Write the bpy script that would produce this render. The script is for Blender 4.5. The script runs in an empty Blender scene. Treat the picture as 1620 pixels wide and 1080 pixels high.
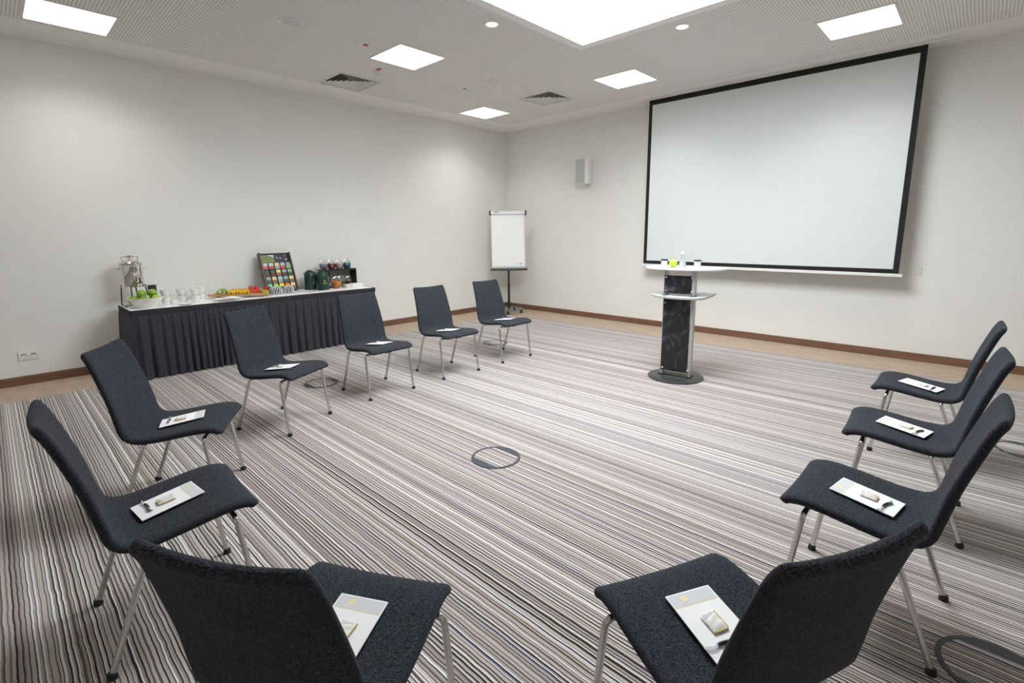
import bpy, bmesh, math, random
from mathutils import Matrix, Vector
random.seed(7)
C = bpy.context.scene.collection
PI = math.pi

# ------------------------------------------------------------------ camera
H = 3.40                      # ceiling height
cam_d = bpy.data.cameras.new('camera'); cam = bpy.data.objects.new('camera', cam_d); C.objects.link(cam)
cam_d.sensor_width = 36.0; cam_d.lens = 779.62 / 1620 * 36; cam_d.shift_y = -32.2 / 1620
cam_d.clip_start = 0.02
pitch, yaw, roll = math.radians(10.2008), math.radians(43.4934), math.radians(-0.4516)
fw0 = Vector((-math.sin(yaw), math.cos(yaw), 0)); rt0 = Vector((math.cos(yaw), math.sin(yaw), 0)); up0 = Vector((0, 0, 1))
fw = fw0 * math.cos(pitch) - up0 * math.sin(pitch); up1 = up0 * math.cos(pitch) + fw0 * math.sin(pitch)
rt = rt0 * math.cos(roll) + up1 * math.sin(roll); up = up1 * math.cos(roll) - rt0 * math.sin(roll)
M = Matrix((rt, up, -fw)).transposed().to_4x4(); M.translation = (7.0034, -7.2437, 1.5015)
cam.matrix_world = M
bpy.context.scene.camera = cam

# ------------------------------------------------------------------ world, exposure
w = bpy.data.worlds.new('world'); bpy.context.scene.world = w; w.use_nodes = True
w.node_tree.nodes['Background'].inputs[0].default_value = (0.02, 0.02, 0.02, 1)
w.node_tree.nodes['Background'].inputs[1].default_value = 0.0
vs = bpy.context.scene.view_settings
vs.view_transform = 'Standard'; vs.look = 'None'; vs.gamma = 1.0; vs.use_curve_mapping = False
vs.exposure = 0.06
SKY_L, PANEL_L, SPOT_L, PANEL_W = 20.0, 2.5, 6.0, 9.5      # radiance of the lit ceiling openings
bpy.context.scene.cycles.max_bounces = 10
bpy.context.scene.cycles.diffuse_bounces = 7

# ------------------------------------------------------------------ materials
MATS = {}
def mat(name, col=(.5, .5, .5), rough=.6, metal=0.0, noise=0.0, nscale=40.0, bump=0.0, trans=0.0, ior=1.45, emit=None, spec=.5, sheen=0.0, coat=0.0):
    if name in MATS: return MATS[name]
    m = bpy.data.materials.new(name); m.use_nodes = True; MATS[name] = m
    nt = m.node_tree; b = nt.nodes['Principled BSDF']
    b.inputs['Base Color'].default_value = (*col, 1); b.inputs['Roughness'].default_value = rough
    b.inputs['Metallic'].default_value = metal; b.inputs['IOR'].default_value = ior
    b.inputs['Transmission Weight'].default_value = trans; b.inputs['Specular IOR Level'].default_value = spec
    b.inputs['Sheen Weight'].default_value = sheen; b.inputs['Coat Weight'].default_value = coat
    if emit:
        b.inputs['Emission Color'].default_value = (*emit[0], 1); b.inputs['Emission Strength'].default_value = emit[1]
    if noise or bump:
        tc = nt.nodes.new('ShaderNodeTexCoord'); n = nt.nodes.new('ShaderNodeTexNoise')
        n.inputs['Scale'].default_value = nscale; n.inputs['Detail'].default_value = 4
        nt.links.new(tc.outputs['Object'], n.inputs['Vector'])
        if noise:
            r = nt.nodes.new('ShaderNodeValToRGB')
            r.color_ramp.elements[0].position = .3; r.color_ramp.elements[1].position = .7
            r.color_ramp.elements[0].color = (*[c * (1 - noise) for c in col], 1)
            r.color_ramp.elements[1].color = (*[min(1, c * (1 + noise)) for c in col], 1)
            nt.links.new(n.outputs['Fac'], r.inputs['Fac']); nt.links.new(r.outputs['Color'], b.inputs['Base Color'])
        if bump:
            bp = nt.nodes.new('ShaderNodeBump'); bp.inputs['Strength'].default_value = bump; bp.inputs['Distance'].default_value = .002
            nt.links.new(n.outputs['Fac'], bp.inputs['Height']); nt.links.new(bp.outputs['Normal'], b.inputs['Normal'])
    return m

def N(nt, kind, **kw):
    n = nt.nodes.new(kind)
    for k, v in kw.items(): setattr(n, k, v)
    return n
def mathn(nt, op, a, b=None, clamp=False):
    n = nt.nodes.new('ShaderNodeMath'); n.operation = op; n.use_clamp = clamp
    for i, v in enumerate((a, b)):
        if v is None: continue
        if isinstance(v, (int, float)): n.inputs[i].default_value = v
        else: nt.links.new(v, n.inputs[i])
    return n.outputs[0]

def stripe_carpet():
    m = mat('striped_carpet', (.4, .37, .34), rough=.95, sheen=.32); nt = m.node_tree; b = nt.nodes['Principled BSDF']
    b.inputs['Sheen Roughness'].default_value = .45; b.inputs['Specular IOR Level'].default_value = .2
    g = N(nt, 'ShaderNodeNewGeometry'); s = N(nt, 'ShaderNodeSeparateXYZ'); nt.links.new(g.outputs['Position'], s.inputs[0])
    wob = N(nt, 'ShaderNodeTexNoise'); wob.inputs['Scale'].default_value = 9; wob.inputs['Detail'].default_value = 3
    nt.links.new(g.outputs['Position'], wob.inputs['Vector'])
    off = mathn(nt, 'MULTIPLY', mathn(nt, 'SUBTRACT', wob.outputs['Fac'], .5), .010)
    y = mathn(nt, 'ADD', s.outputs['Y'], off)
    def ramp(fac, pal):
        r = N(nt, 'ShaderNodeValToRGB'); cr = r.color_ramp; cr.interpolation = 'CONSTANT'
        while len(cr.elements) < len(pal): cr.elements.new(.5)
        for e, (p, c) in zip(cr.elements, pal): e.position = p; e.color = (*c, 1)
        nt.links.new(fac, r.inputs['Fac']); return r.outputs['Color']
    # yarn sequence: every unit of about 15 mm is a dark line, a light or tan band and a broader taupe band, with jittered widths
    jit = N(nt, 'ShaderNodeTexNoise', noise_dimensions='1D'); jit.inputs['Scale'].default_value = 42; jit.inputs['Detail'].default_value = 1
    nt.links.new(y, jit.inputs['W'])
    u = mathn(nt, 'DIVIDE', mathn(nt, 'ADD', mathn(nt, 'ADD', y, 20.0), mathn(nt, 'MULTIPLY', jit.outputs['Fac'], .0135)), .0160)
    cellid = mathn(nt, 'FLOOR', u); f = mathn(nt, 'FRACT', u)
    def hash1(o):
        wn = N(nt, 'ShaderNodeTexWhiteNoise', noise_dimensions='1D'); nt.links.new(mathn(nt, 'ADD', cellid, o), wn.inputs['W']); return wn.outputs['Value']
    dark = ramp(hash1(.13), [(0, (.007, .006, .007)), (.48, (.022, .018, .018)), (.68, (.022, .025, .075)), (.84, (.10, .085, .08))])
    mid = ramp(hash1(.37), [(0, (.91, .90, .89)), (.48, (.58, .515, .48)), (.80, (.36, .31, .295))])
    broad = ramp(hash1(.71), [(0, (.35, .305, .30)), (.20, (.46, .40, .38)), (.50, (.56, .495, .455)), (.78, (.68, .635, .605)), (.95, (.46, .36, .29))])
    isd = mathn(nt, 'LESS_THAN', f, mathn(nt, 'ADD', mathn(nt, 'MULTIPLY', hash1(.53), .28), .15))
    ism = mathn(nt, 'LESS_THAN', f, .58)
    m1 = N(nt, 'ShaderNodeMix', data_type='RGBA'); nt.links.new(ism, m1.inputs[0]); nt.links.new(broad, m1.inputs[6]); nt.links.new(mid, m1.inputs[7])
    cmx = N(nt, 'ShaderNodeMix', data_type='RGBA'); nt.links.new(isd, cmx.inputs[0]); nt.links.new(m1.outputs[2], cmx.inputs[6]); nt.links.new(dark, cmx.inputs[7])
    # fibre mottling
    fn = N(nt, 'ShaderNodeTexNoise'); fn.inputs['Scale'].default_value = 260; fn.inputs['Detail'].default_value = 2
    nt.links.new(g.outputs['Position'], fn.inputs['Vector'])
    mx = N(nt, 'ShaderNodeMix', data_type='RGBA', blend_type='MULTIPLY'); mx.inputs[0].default_value = .35
    nt.links.new(cmx.outputs[2], mx.inputs[6]); nt.links.new(fn.outputs['Fac'], mx.inputs[7])
    br = N(nt, 'ShaderNodeBrightContrast'); br.inputs[1].default_value = 0
    nt.links.new(mx.outputs[2], b.inputs['Base Color'])
    bp = N(nt, 'ShaderNodeBump'); bp.inputs['Strength'].default_value = .4; bp.inputs['Distance'].default_value = .003
    nt.links.new(fn.outputs['Fac'], bp.inputs['Height']); nt.links.new(bp.outputs['Normal'], b.inputs['Normal'])
    return m

def perforated(col):
    m = mat('perforated_ceiling', col, rough=.8); nt = m.node_tree; b = nt.nodes['Principled BSDF']
    g = N(nt, 'ShaderNodeNewGeometry'); s = N(nt, 'ShaderNodeSeparateXYZ'); nt.links.new(g.outputs['Position'], s.inputs[0])
    hx = mathn(nt, 'LESS_THAN', mathn(nt, 'FRACT', mathn(nt, 'ABSOLUTE', mathn(nt, 'DIVIDE', s.outputs['X'], .025))), .50)
    hy = mathn(nt, 'LESS_THAN', mathn(nt, 'FRACT', mathn(nt, 'ABSOLUTE', mathn(nt, 'DIVIDE', s.outputs['Y'], .025))), .50)
    hole = mathn(nt, 'MULTIPLY', hx, hy)
    mx = N(nt, 'ShaderNodeMix', data_type='RGBA'); nt.links.new(hole, mx.inputs[0])
    mx.inputs[6].default_value = (*col, 1); mx.inputs[7].default_value = (.40, .39, .37, 1)
    nt.links.new(mx.outputs[2], b.inputs['Base Color'])
    return m

def fabric(name, c1, c2, scale=(1, 1, 1), bump=.5):
    m = mat(name, c1, rough=.95, sheen=.04, spec=.15); nt = m.node_tree; b = nt.nodes['Principled BSDF']
    tc = N(nt, 'ShaderNodeTexCoord'); mp = N(nt, 'ShaderNodeMapping'); mp.inputs['Scale'].default_value = scale
    nt.links.new(tc.outputs['Object'], mp.inputs['Vector'])
    n = N(nt, 'ShaderNodeTexNoise'); n.inputs['Scale'].default_value = 430; n.inputs['Detail'].default_value = 5; n.inputs['Roughness'].default_value = .7
    nt.links.new(mp.outputs[0], n.inputs['Vector'])
    r = N(nt, 'ShaderNodeValToRGB'); r.color_ramp.elements[0].position = .40; r.color_ramp.elements[1].position = .66
    r.color_ramp.elements[0].color = (*c1, 1); r.color_ramp.elements[1].color = (*c2, 1)
    nt.links.new(n.outputs['Fac'], r.inputs['Fac']); nt.links.new(r.outputs['Color'], b.inputs['Base Color'])
    bp = N(nt, 'ShaderNodeBump'); bp.inputs['Strength'].default_value = bump; bp.inputs['Distance'].default_value = .0015
    nt.links.new(n.outputs['Fac'], bp.inputs['Height']); nt.links.new(bp.outputs['Normal'], b.inputs['Normal'])
    return m

def streaked(name, c1, c2, scale, dist=2.0, lo=.45, hi=.75, rough=.35):
    m = mat(name, c1, rough=rough); nt = m.node_tree; b = nt.nodes['Principled BSDF']
    tc = N(nt, 'ShaderNodeTexCoord'); mp = N(nt, 'ShaderNodeMapping'); mp.inputs['Scale'].default_value = scale
    nt.links.new(tc.outputs['Object'], mp.inputs['Vector'])
    n = N(nt, 'ShaderNodeTexNoise'); n.inputs['Scale'].default_value = 3; n.inputs['Detail'].default_value = 2; n.inputs['Distortion'].default_value = dist
    nt.links.new(mp.outputs[0], n.inputs['Vector'])
    r = N(nt, 'ShaderNodeValToRGB'); r.color_ramp.elements[0].position = lo; r.color_ramp.elements[1].position = hi
    r.color_ramp.elements[0].color = (*c1, 1); r.color_ramp.elements[1].color = (*c2, 1)
    nt.links.new(n.outputs['Fac'], r.inputs['Fac']); nt.links.new(r.outputs['Color'], b.inputs['Base Color'])
    return m

WALL = mat('wall_paint', (.80, .80, .765), rough=.85, noise=.015, nscale=2.5)
CEIL = mat('ceiling_plain', (.84, .825, .80), rough=.85)
PERF = perforated((.84, .825, .80))
CARPET = stripe_carpet()
BORDER = streaked('tan_border', (.41, .315, .235), (.48, .375, .285), (1, 4, 1), 1.0, .3, .7, rough=.8)
WOOD = streaked('baseboard_wood', (.15, .075, .045), (.22, .115, .07), (.6, .6, 14), 1.0, .3, .7, rough=.45)
WHITE = mat('white_plastic', (.78, .78, .77), rough=.4)
CHAIRF = fabric('charcoal_fabric', (.007, .0076, .0095), (.070, .077, .096), (1, .26, 1), .35)
CHROME = mat('brushed_chrome', (.62, .61, .60), rough=.22, metal=1.0)
STEEL = mat('polished_steel', (.75, .74, .72), rough=.10, metal=1.0)
BLACKR = mat('black_rubber', (.012, .012, .012), rough=.6)
BLACK = mat('black_satin', (.014, .014, .015), rough=.4)
SILVER = mat('silver_paint', (.50, .50, .50), rough=.4, metal=.35)
PAPER = mat('paper_white', (.92, .925, .935), rough=.7)
GREYB = mat('pale_grey_print', (.68, .69, .71), rough=.7)
YELL = mat('yellow_print', (.84, .76, .40), rough=.6)
GOLD = mat('kraft_gold', (.62, .42, .13), rough=.5)
PORC = mat('white_porcelain', (.82, .82, .80), rough=.15, coat=.3)
GLASS = mat('clear_glass', (.95, .97, .97), rough=.02, trans=1.0, ior=1.3)
SCREENW = mat('screen_white', (.69, .725, .725), rough=.9)
SKIRT = mat('skirt_cloth', (.030, .030, .041), rough=.85, noise=.15, nscale=120, sheen=.1)
LINEN = mat('white_linen', (.84, .84, .82), rough=.8)
def emission(name, col, s):
    m = bpy.data.materials.new(name); m.use_nodes = True; nt = m.node_tree; nt.nodes.clear()
    e = nt.nodes.new('ShaderNodeEmission'); o = nt.nodes.new('ShaderNodeOutputMaterial')
    e.inputs[0].default_value = (*col, 1); e.inputs[1].default_value = s
    nt.links.new(e.outputs[0], o.inputs[0]); return m
E_SKY = emission('skylight_glow', (.93, .965, 1.0), SKY_L)
E_PAN = emission('panel_glow', (1.0, .985, .94), PANEL_L)
E_SPOT = emission('spot_glow', (1.0, .90, .72), SPOT_L)

# ------------------------------------------------------------------ geometry helpers
class MB:
    def __init__(s): s.v = []; s.f = []
    def add(s, vs, fs, T=None):
        o = len(s.v)
        s.v += [tuple(T @ Vector(v)) if T else tuple(v) for v in vs]
        s.f += [tuple(i + o for i in f) for f in fs]; return s
    def box(s, x0, x1, y0, y1, z0, z1, T=None):
        return s.add([(x0, y0, z0), (x1, y0, z0), (x1, y1, z0), (x0, y1, z0), (x0, y0, z1), (x1, y0, z1), (x1, y1, z1), (x0, y1, z1)],
                     [(0, 3, 2, 1), (4, 5, 6, 7), (0, 1, 5, 4), (1, 2, 6, 5), (2, 3, 7, 6), (3, 0, 4, 7)], T)
    def lathe(s, prof, n=24, T=None, closed=True):
        vs = []; fs = []
        for r, z in prof:
            for k in range(n):
                a = 2 * PI * k / n; vs.append((r * math.cos(a), r * math.sin(a), z))
        for i in range(len(prof) - 1):
            for k in range(n):
                k2 = (k + 1) % n; fs.append((i * n + k, i * n + k2, (i + 1) * n + k2, (i + 1) * n + k))
        if closed:
            if prof[0][0] > 1e-5: fs.append(tuple(range(n))[::-1])
            if prof[-1][0] > 1e-5: fs.append(tuple((len(prof) - 1) * n + k for k in range(n)))
        return s.add(vs, fs, T)
    def prism(s, pts, z0, z1, T=None):
        n = len(pts)
        return s.add([(x, y, z0) for x, y in pts] + [(x, y, z1) for x, y in pts],
                     [tuple(range(n))[::-1], tuple(range(n, 2 * n))] + [(i, (i + 1) % n, n + (i + 1) % n, n + i) for i in range(n)], T)
    def tube(s, path, r, n=10, T=None, cap=True, loop=False):
        P = [Vector(p) for p in path]; vs = []; fs = []; m = len(P)
        rr = r if isinstance(r, (list, tuple)) else [r] * m
        prev = None
        for i in range(m):
            if loop: t = (P[(i + 1) % m] - P[i - 1]).normalized()
            else: t = (P[min(i + 1, m - 1)] - P[max(i - 1, 0)]).normalized()
            if prev is None:
                a = Vector((0, 0, 1)) if abs(t.z) < .9 else Vector((1, 0, 0)); u = t.cross(a).normalized()
            else: u = (prev - t * prev.dot(t)).normalized()
            prev = u; v = t.cross(u)
            for k in range(n):
                a = 2 * PI * k / n; vs.append(P[i] + (u * math.cos(a) + v * math.sin(a)) * rr[i])
        for i in range(m if loop else m - 1):
            j = (i + 1) % m
            for k in range(n):
                k2 = (k + 1) % n; fs.append((i * n + k, i * n + k2, j * n + k2, j * n + k))
        if cap and not loop:
            fs.append(tuple(range(n))[::-1]); fs.append(tuple((m - 1) * n + k for k in range(n)))
        return s.add(vs, fs, T)
    def ball(s, c, r, n=14, m=9, sc=(1, 1, 1), T=None):
        prof = [(max(1e-6, math.sin(PI * i / m)) * 1.0, -math.cos(PI * i / m)) for i in range(m + 1)]
        TT = Matrix.Translation(c) @ Matrix.Diagonal((r * sc[0], r * sc[1], r * sc[2], 1))
        return s.lathe(prof, n, (T @ TT) if T else TT, closed=False)
    def mesh(s, name, m, sharp=35, mats=None, midx=None):
        me = bpy.data.meshes.new(name); me.from_pydata(s.v, [], s.f)
        for mm in (mats or [m]): me.materials.append(mm)
        bm = bmesh.new(); bm.from_mesh(me); bmesh.ops.remove_doubles(bm, verts=bm.verts, dist=1e-6)
        if not midx: bmesh.ops.recalc_face_normals(bm, faces=bm.faces)
        bm.to_mesh(me); bm.free()
        if midx:
            for p, i in zip(me.polygons, midx): p.material_index = i
        me.polygons.foreach_set('use_smooth', [True] * len(me.polygons))
        me.set_sharp_from_angle(angle=math.radians(sharp)); me.update(); return me

def link(name, me, parent=None, T=None, bevel=0):
    o = bpy.data.objects.new(name, me); C.objects.link(o)
    if parent: o.parent = parent
    if T is not None: o.matrix_local = T
    if bevel:
        b = o.modifiers.new('bevel', 'BEVEL'); b.width = bevel; b.segments = 2; b.limit_method = 'ANGLE'; b.angle_limit = math.radians(40)
    return o
def part(name, mb, m, parent=None, bevel=0, sharp=35, T=None, label=None):
    o = link(name, mb.mesh(name, m, sharp), parent, T, bevel)
    if label: o['label'] = label
    return o
def tag(o, label, cat, group=None):
    o['label'] = label; o['category'] = cat
    if group: o['group'] = group
    return o
def thing(name, label, cat, loc=(0, 0, 0), rz=0, group=None, mw=None):
    o = bpy.data.objects.new(name, None); C.objects.link(o); o.empty_display_size = .1
    if mw is not None: o.matrix_world = mw
    else: o.location = loc; o.rotation_euler = (0, 0, rz)
    return tag(o, label, cat, group)
def struct(name, mb, m, bevel=0, **k):
    o = link(name, mb.mesh(name, m, **k), None, None, bevel); o['kind'] = 'structure'; return o
def dup(root, loc=None, rz=None, mw=None, label=None, group=None):
    r = root.copy(); C.objects.link(r)
    if mw is not None: r.matrix_world = mw
    else:
        r.location = loc; r.rotation_euler = (0, 0, rz or 0)
    if label: r['label'] = label
    if group: r['group'] = group
    for ch in list(root.children):
        c = ch.copy(); C.objects.link(c); c.parent = r
        for g in ch.children:
            d = g.copy(); C.objects.link(d); d.parent = c
    return r
def Tr(x=0, y=0, z=0, rz=0, ry=0, rx=0):
    return Matrix.Translation((x, y, z)) @ Matrix.Rotation(rz, 4, 'Z') @ Matrix.Rotation(ry, 4, 'Y') @ Matrix.Rotation(rx, 4, 'X')
def catmull(pts, n):
    P = [Vector(p) for p in pts]; P = [P[0] * 2 - P[1]] + P + [P[-1] * 2 - P[-2]]; out = []
    for i in range(1, len(P) - 2):
        for k in range(n):
            t = k / n; a, b, c, d = P[i - 1], P[i], P[i + 1], P[i + 2]
            out.append(.5 * ((2 * b) + (c - a) * t + (2 * a - 5 * b + 4 * c - d) * t * t + (3 * b - a - 3 * c + d) * t ** 3))
    out.append(P[-2]); return out
def circ(r, n=32, cx=0, cy=0): return [(cx + r * math.cos(2 * PI * k / n), cy + r * math.sin(2 * PI * k / n)) for k in range(n)]

# ------------------------------------------------------------------ the room
XW, YF = 9.30, -9.40
fl = MB(); B = .70
fl.add([(B, YF + B, 0), (XW - B, YF + B, 0), (XW - B, -B, 0), (B, -B, 0), (0, YF, 0), (XW, YF, 0), (XW, 0, 0), (0, 0, 0),
        (0, YF, -.05), (XW, YF, -.05), (XW, 0, -.05), (0, 0, -.05)],
       [(0, 1, 2, 3), (4, 5, 1, 0), (5, 6, 2, 1), (6, 7, 3, 2), (7, 4, 0, 3), (8, 11, 10, 9)])
struct('floor', fl, None, mats=[CARPET, BORDER], midx=[0, 1, 1, 1, 1, 1])
struct('wall_left', MB().box(-.12, 0, YF - .12, .12, 0, H + .3), WALL)
struct('wall_back', MB().box(0, XW + .12, 0, .12, 0, H + .3), WALL)
struct('wall_right', MB().box(XW, XW + .12, YF - .12, 0, 0, H + .3), WALL)
struct('wall_front', MB().box(0, XW, YF - .12, YF, 0, H + .3), WALL)
struct('baseboard_left', MB().box(0, .018, YF, 0, 0, .091), WOOD, .003)
struct('baseboard_back', MB().box(.018, XW, -.018, 0, 0, .091), WOOD, .003)
struct('baseboard_right', MB().box(XW - .018, XW, YF, -.018, 0, .091), WOOD, .003)
struct('baseboard_front', MB().box(.018, XW - .018, YF, YF + .018, 0, .091), WOOD, .003)

PS = .585   # lit face of a square lamp
lamps = [(.895, -1.41, 'square ceiling lamp nearest the room corner above the flip chart'),
         (2.155, -3.77, 'square ceiling lamp left of centre, between two air vents'),
         (3.45, -1.37, 'square ceiling lamp just left of the projection screen top'),
         (5.92, -1.335, 'square ceiling lamp above the right end of the projection screen'),
         (.895, -6.46, 'square ceiling lamp at top left corner above the buffet wall')]
vents = [(.89, -3.76, 'square louvred ceiling vent over the buffet table, with smoke detector beside it'),
         (2.165, -1.385, 'square louvred ceiling vent between two lamps near the room corner')]
VS = .56
SKY = (3.77, 5.62, -4.80, -2.75)
holes = [(x - PS / 2, x + PS / 2, y - PS / 2, y + PS / 2) for x, y, _ in lamps] + [(x - VS / 2, x + VS / 2, y - VS / 2, y + VS / 2) for x, y, _ in vents] + [SKY]
mg = .535
xs = sorted({-.12, mg, XW - mg, XW + .12} | {h[i] for h in holes for i in (0, 1)})
ys = sorted({YF - .12, YF + mg, -.505, .12} | {h[i] for h in holes for i in (2, 3)})
cm = MB(); mi = []
for i in range(len(xs) - 1):
    for j in range(len(ys) - 1):
        cx, cy = (xs[i] + xs[i + 1]) / 2, (ys[j] + ys[j + 1]) / 2
        if any(h[0] < cx < h[1] and h[2] < cy < h[3] for h in holes): continue
        cm.add([(xs[i], ys[j], H), (xs[i], ys[j + 1], H), (xs[i + 1], ys[j + 1], H), (xs[i + 1], ys[j], H)], [(0, 1, 2, 3)])
        mi.append(1 if (mg < cx < XW - mg and YF + mg < cy < -.505) else 0)
struct('ceiling', cm, None, mats=[CEIL, PERF], midx=mi)

FRAMEW = mat('lamp_frame', (.70, .69, .67), rough=.5)
def frame_mb(x0, x1, y0, y1, wd, z0, z1):
    m = MB()
    m.box(x0, x0 + wd, y0, y1, z0, z1); m.box(x1 - wd, x1, y0, y1, z0, z1)
    m.box(x0 + wd, x1 - wd, y0, y0 + wd, z0, z1); m.box(x0 + wd, x1 - wd, y1 - wd, y1, z0, z1); return m
hp = PS / 2
fr_me = frame_mb(-hp - .02, hp + .02, -hp - .02, hp + .02, .024, -.003, .05).mesh('lamp_frame', FRAMEW)
df_me = MB().box(-hp + .002, hp - .002, -hp + .002, hp - .002, .012, .045).mesh('diffuser', E_PAN)
for x, y, lab in lamps:
    t = thing('ceiling_lamp', lab, 'ceiling lamp', (x, y, H), 0, 'square recessed ceiling lamps')
    link('frame', fr_me, t); link('diffuser', df_me, t)
    ld = bpy.data.lights.new('lamp_light', 'AREA'); ld.shape = 'SQUARE'; ld.size = PS - .02; ld.energy = PANEL_W; ld.spread = math.radians(128); ld.color = (1.0, .99, .95)
    lo = bpy.data.objects.new('lamp_light', ld); C.objects.link(lo); lo.parent = t; lo.location = (0, 0, .008)
t = thing('skylight_panel', 'large glowing rectangular light field in the middle of the ceiling', 'skylight', (0, 0, H))
part('frame', frame_mb(SKY[0] - .10, SKY[1] + .10, SKY[2] - .10, SKY[3] + .10, .104, -.014, .10), mat('skylight_frame', (.88, .88, .88), rough=.5), t)
part('diffuser', MB().box(SKY[0], SKY[1], SKY[2], SKY[3], .05, .10), E_SKY, t)

# four-way louvred vents
vent_grey = mat('vent_white', (.72, .71, .68), rough=.5); vent_dark = mat('vent_dark', (.14, .13, .12), rough=.8)
for x, y, lab in vents:
    t = thing('ceiling_vent', lab, 'air vent', (x, y, H), 0, 'louvred ceiling vents')
    hv = VS / 2
    part('frame', frame_mb(-hv - .022, hv + .022, -hv - .022, hv + .022, .028, -.006, .006), vent_grey, t)
    part('duct_box', MB().add([(-hv, -hv, 0), (hv, -hv, 0), (hv, hv, 0), (-hv, hv, 0), (-hv, -hv, .16), (hv, -hv, .16), (hv, hv, .16), (-hv, hv, .16)],
                              [(4, 5, 6, 7), (0, 1, 5, 4), (1, 2, 6, 5), (2, 3, 7, 6), (3, 0, 4, 7)]), vent_dark, t)
    for k in range(5):
        a = .272 - k * .048; bq = a - .036
        l = MB(); th = .002
        for q in range(4):
            R = Matrix.Rotation(q * PI / 2, 4, 'Z')
            l.add([(a, -a, .002), (a, a, .002), (bq, bq, .030), (bq, -bq, .030), (a + th, -a - th, .002), (a + th, a + th, .002), (bq + th, bq + th, .030), (bq + th, -bq - th, .030)],
                  [(0, 1, 2, 3), (7, 6, 5, 4), (0, 4, 5, 1), (3, 2, 6, 7)], R)
        part('louvre', l, vent_grey, t)

# recessed spots
for x, y, lab in [(3.454, -3.743, 'small round recessed spotlight left of the big light field'), (4.695, -2.44, 'small round recessed spotlight between light field and screen')]:
    t = thing('spotlight', lab, 'spotlight', (x, y, H), 0, 'round recessed spotlights')
    part('trim_ring', MB().lathe([(.052, -.002), (.062, -.006), (.070, -.003), (.070, .0), (.05, .0)], 28, closed=False), WHITE, t)
    part('lens', MB().lathe([(.052, -.003), (.0001, -.004)], 28, closed=False), E_SPOT, t)
# ceiling fittings
DISCG = mat('ceiling_disc', (.62, .61, .60), rough=.6)
for x, y, lab in [(2.186, -5.061, 'flat round ceiling loudspeaker above the left part of the buffet'), (2.186, -2.484, 'flat round ceiling loudspeaker near the second air vent')]:
    t = thing('ceiling_speaker', lab, 'loudspeaker', (x, y, H), 0, 'round ceiling loudspeakers')
    part('ring', MB().lathe([(.085, -.004), (.10, -.010), (.11, -.008), (.112, 0), (.085, 0)], 32, closed=False), WHITE, t)
    part('grille', MB().lathe([(.087, -.004), (.0001, -.006)], 32, closed=False), DISCG, t)
RED = mat('red_tag', (.45, .05, .05), rough=.5)
t = thing('smoke_detector', 'white smoke detector with a red tag beside the buffet air vent', 'smoke detector', (1.50, -3.735, H))
part('base', MB().lathe([(.0, -.018), (.055, -.018), (.06, 0)], 24, closed=False), WHITE, t)
part('sensor_head', MB().lathe([(.0001, -.058), (.03, -.056), (.042, -.04), (.038, -.018)], 24, closed=False), WHITE, t)
part('tag', MB().box(.07, .14, -.075, -.045, -.008, 0), RED, t)
t = thing('sprinkler', 'tiny white ceiling sprinkler with red mark, left of centre lamp', 'sprinkler', (2.17, -4.36, H))
part('rosette', MB().lathe([(.0001, -.012), (.03, -.010), (.04, 0)], 20, closed=False), WHITE, t)
part('mark', MB().box(-.015, .025, .045, .085, -.006, 0), RED, t)
t = thing('access_hatch', 'faint square ceiling hatch with red mark near the corner lamp', 'hatch', (1.50, -2.60, H))
part('panel', MB().box(-.19, .19, -.19, .19, -.004, 0), mat('hatch_white', (.71, .70, .675), rough=.8), t, .002)
part('mark', MB().box(.20, .235, .03, .065, -.005, 0), RED, t)

# ------------------------------------------------------------------ projection screen
SY = -.28; sx0, sx1, sz0, sz1 = 3.208, 6.350, 1.013, 3.378
t = thing('projection_screen', 'large white projection screen with black border hanging before the back wall', 'screen', ((sx0 + sx1) / 2, SY, sz0))
mw = t.matrix_world.copy()
def sp(name, x0, x1, y0, y1, z0, z1, m, bev=0, label=None):
    cx = (sx0 + sx1) / 2
    return part(name, MB().box(x0 - cx, x1 - cx, y0 - SY, y1 - SY, z0 - sz0, z1 - sz0), m, t, bev, label=label)
sp('fabric', sx0 + .05, sx1 - .05, SY, SY + .002, sz0 + .045, sz1 - .06, SCREENW)
BORD = mat('screen_border', (.010, .010, .010), rough=.8)
sp('border_strip', sx0, sx0 + .052, SY - .001, SY + .002, sz0, sz1, BORD); sp('border_strip', sx1 - .056, sx1, SY - .001, SY + .002, sz0, sz1, BORD)
sp('border_strip', sx0 + .052, sx1 - .056, SY - .001, SY + .002, sz0, sz0 + .05, BORD); sp('border_strip', sx0 + .052, sx1 - .056, SY - .001, SY + .002, sz1 - .068, sz1, BORD)
sp('bottom_bar', sx0 - .02, sx1 + .005, SY - .012, SY + .014, sz0 - .036, sz0, WHITE, .004)
sp('end_cap', sx1 + .005, sx1 + .036, SY - .013, SY + .015, sz0 - .038, sz0 - .004, PORC, .004)
sp('end_cap', sx0 - .05, sx0 - .02, SY - .013, SY + .015, sz0 - .038, sz0 - .004, PORC, .004)
sp('casing', sx0 - .09, sx1 + .23, SY - .035, SY + .09, H - .022, H, WHITE, .004)

# wall loudspeaker
t = thing('wall_speaker', 'white wall loudspeaker left of the projection screen', 'loudspeaker', (1.98, -.15, 2.50))
part('cabinet', MB().prism([(-.115, -.10), (.085, -.10), (.125, -.06), (.105, .07), (.06, .09), (-.09, .09), (-.115, .07)], -.205, .205), WHITE, t, .014)
part('grille', MB().box(-.108, .078, -.106, -.098, -.19, .19), mat('speaker_grille', (.48, .49, .48), rough=.6), t, .004)
part('bracket', MB().box(-.03, .03, .085, .15, -.05, .05), WHITE, t)

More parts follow.
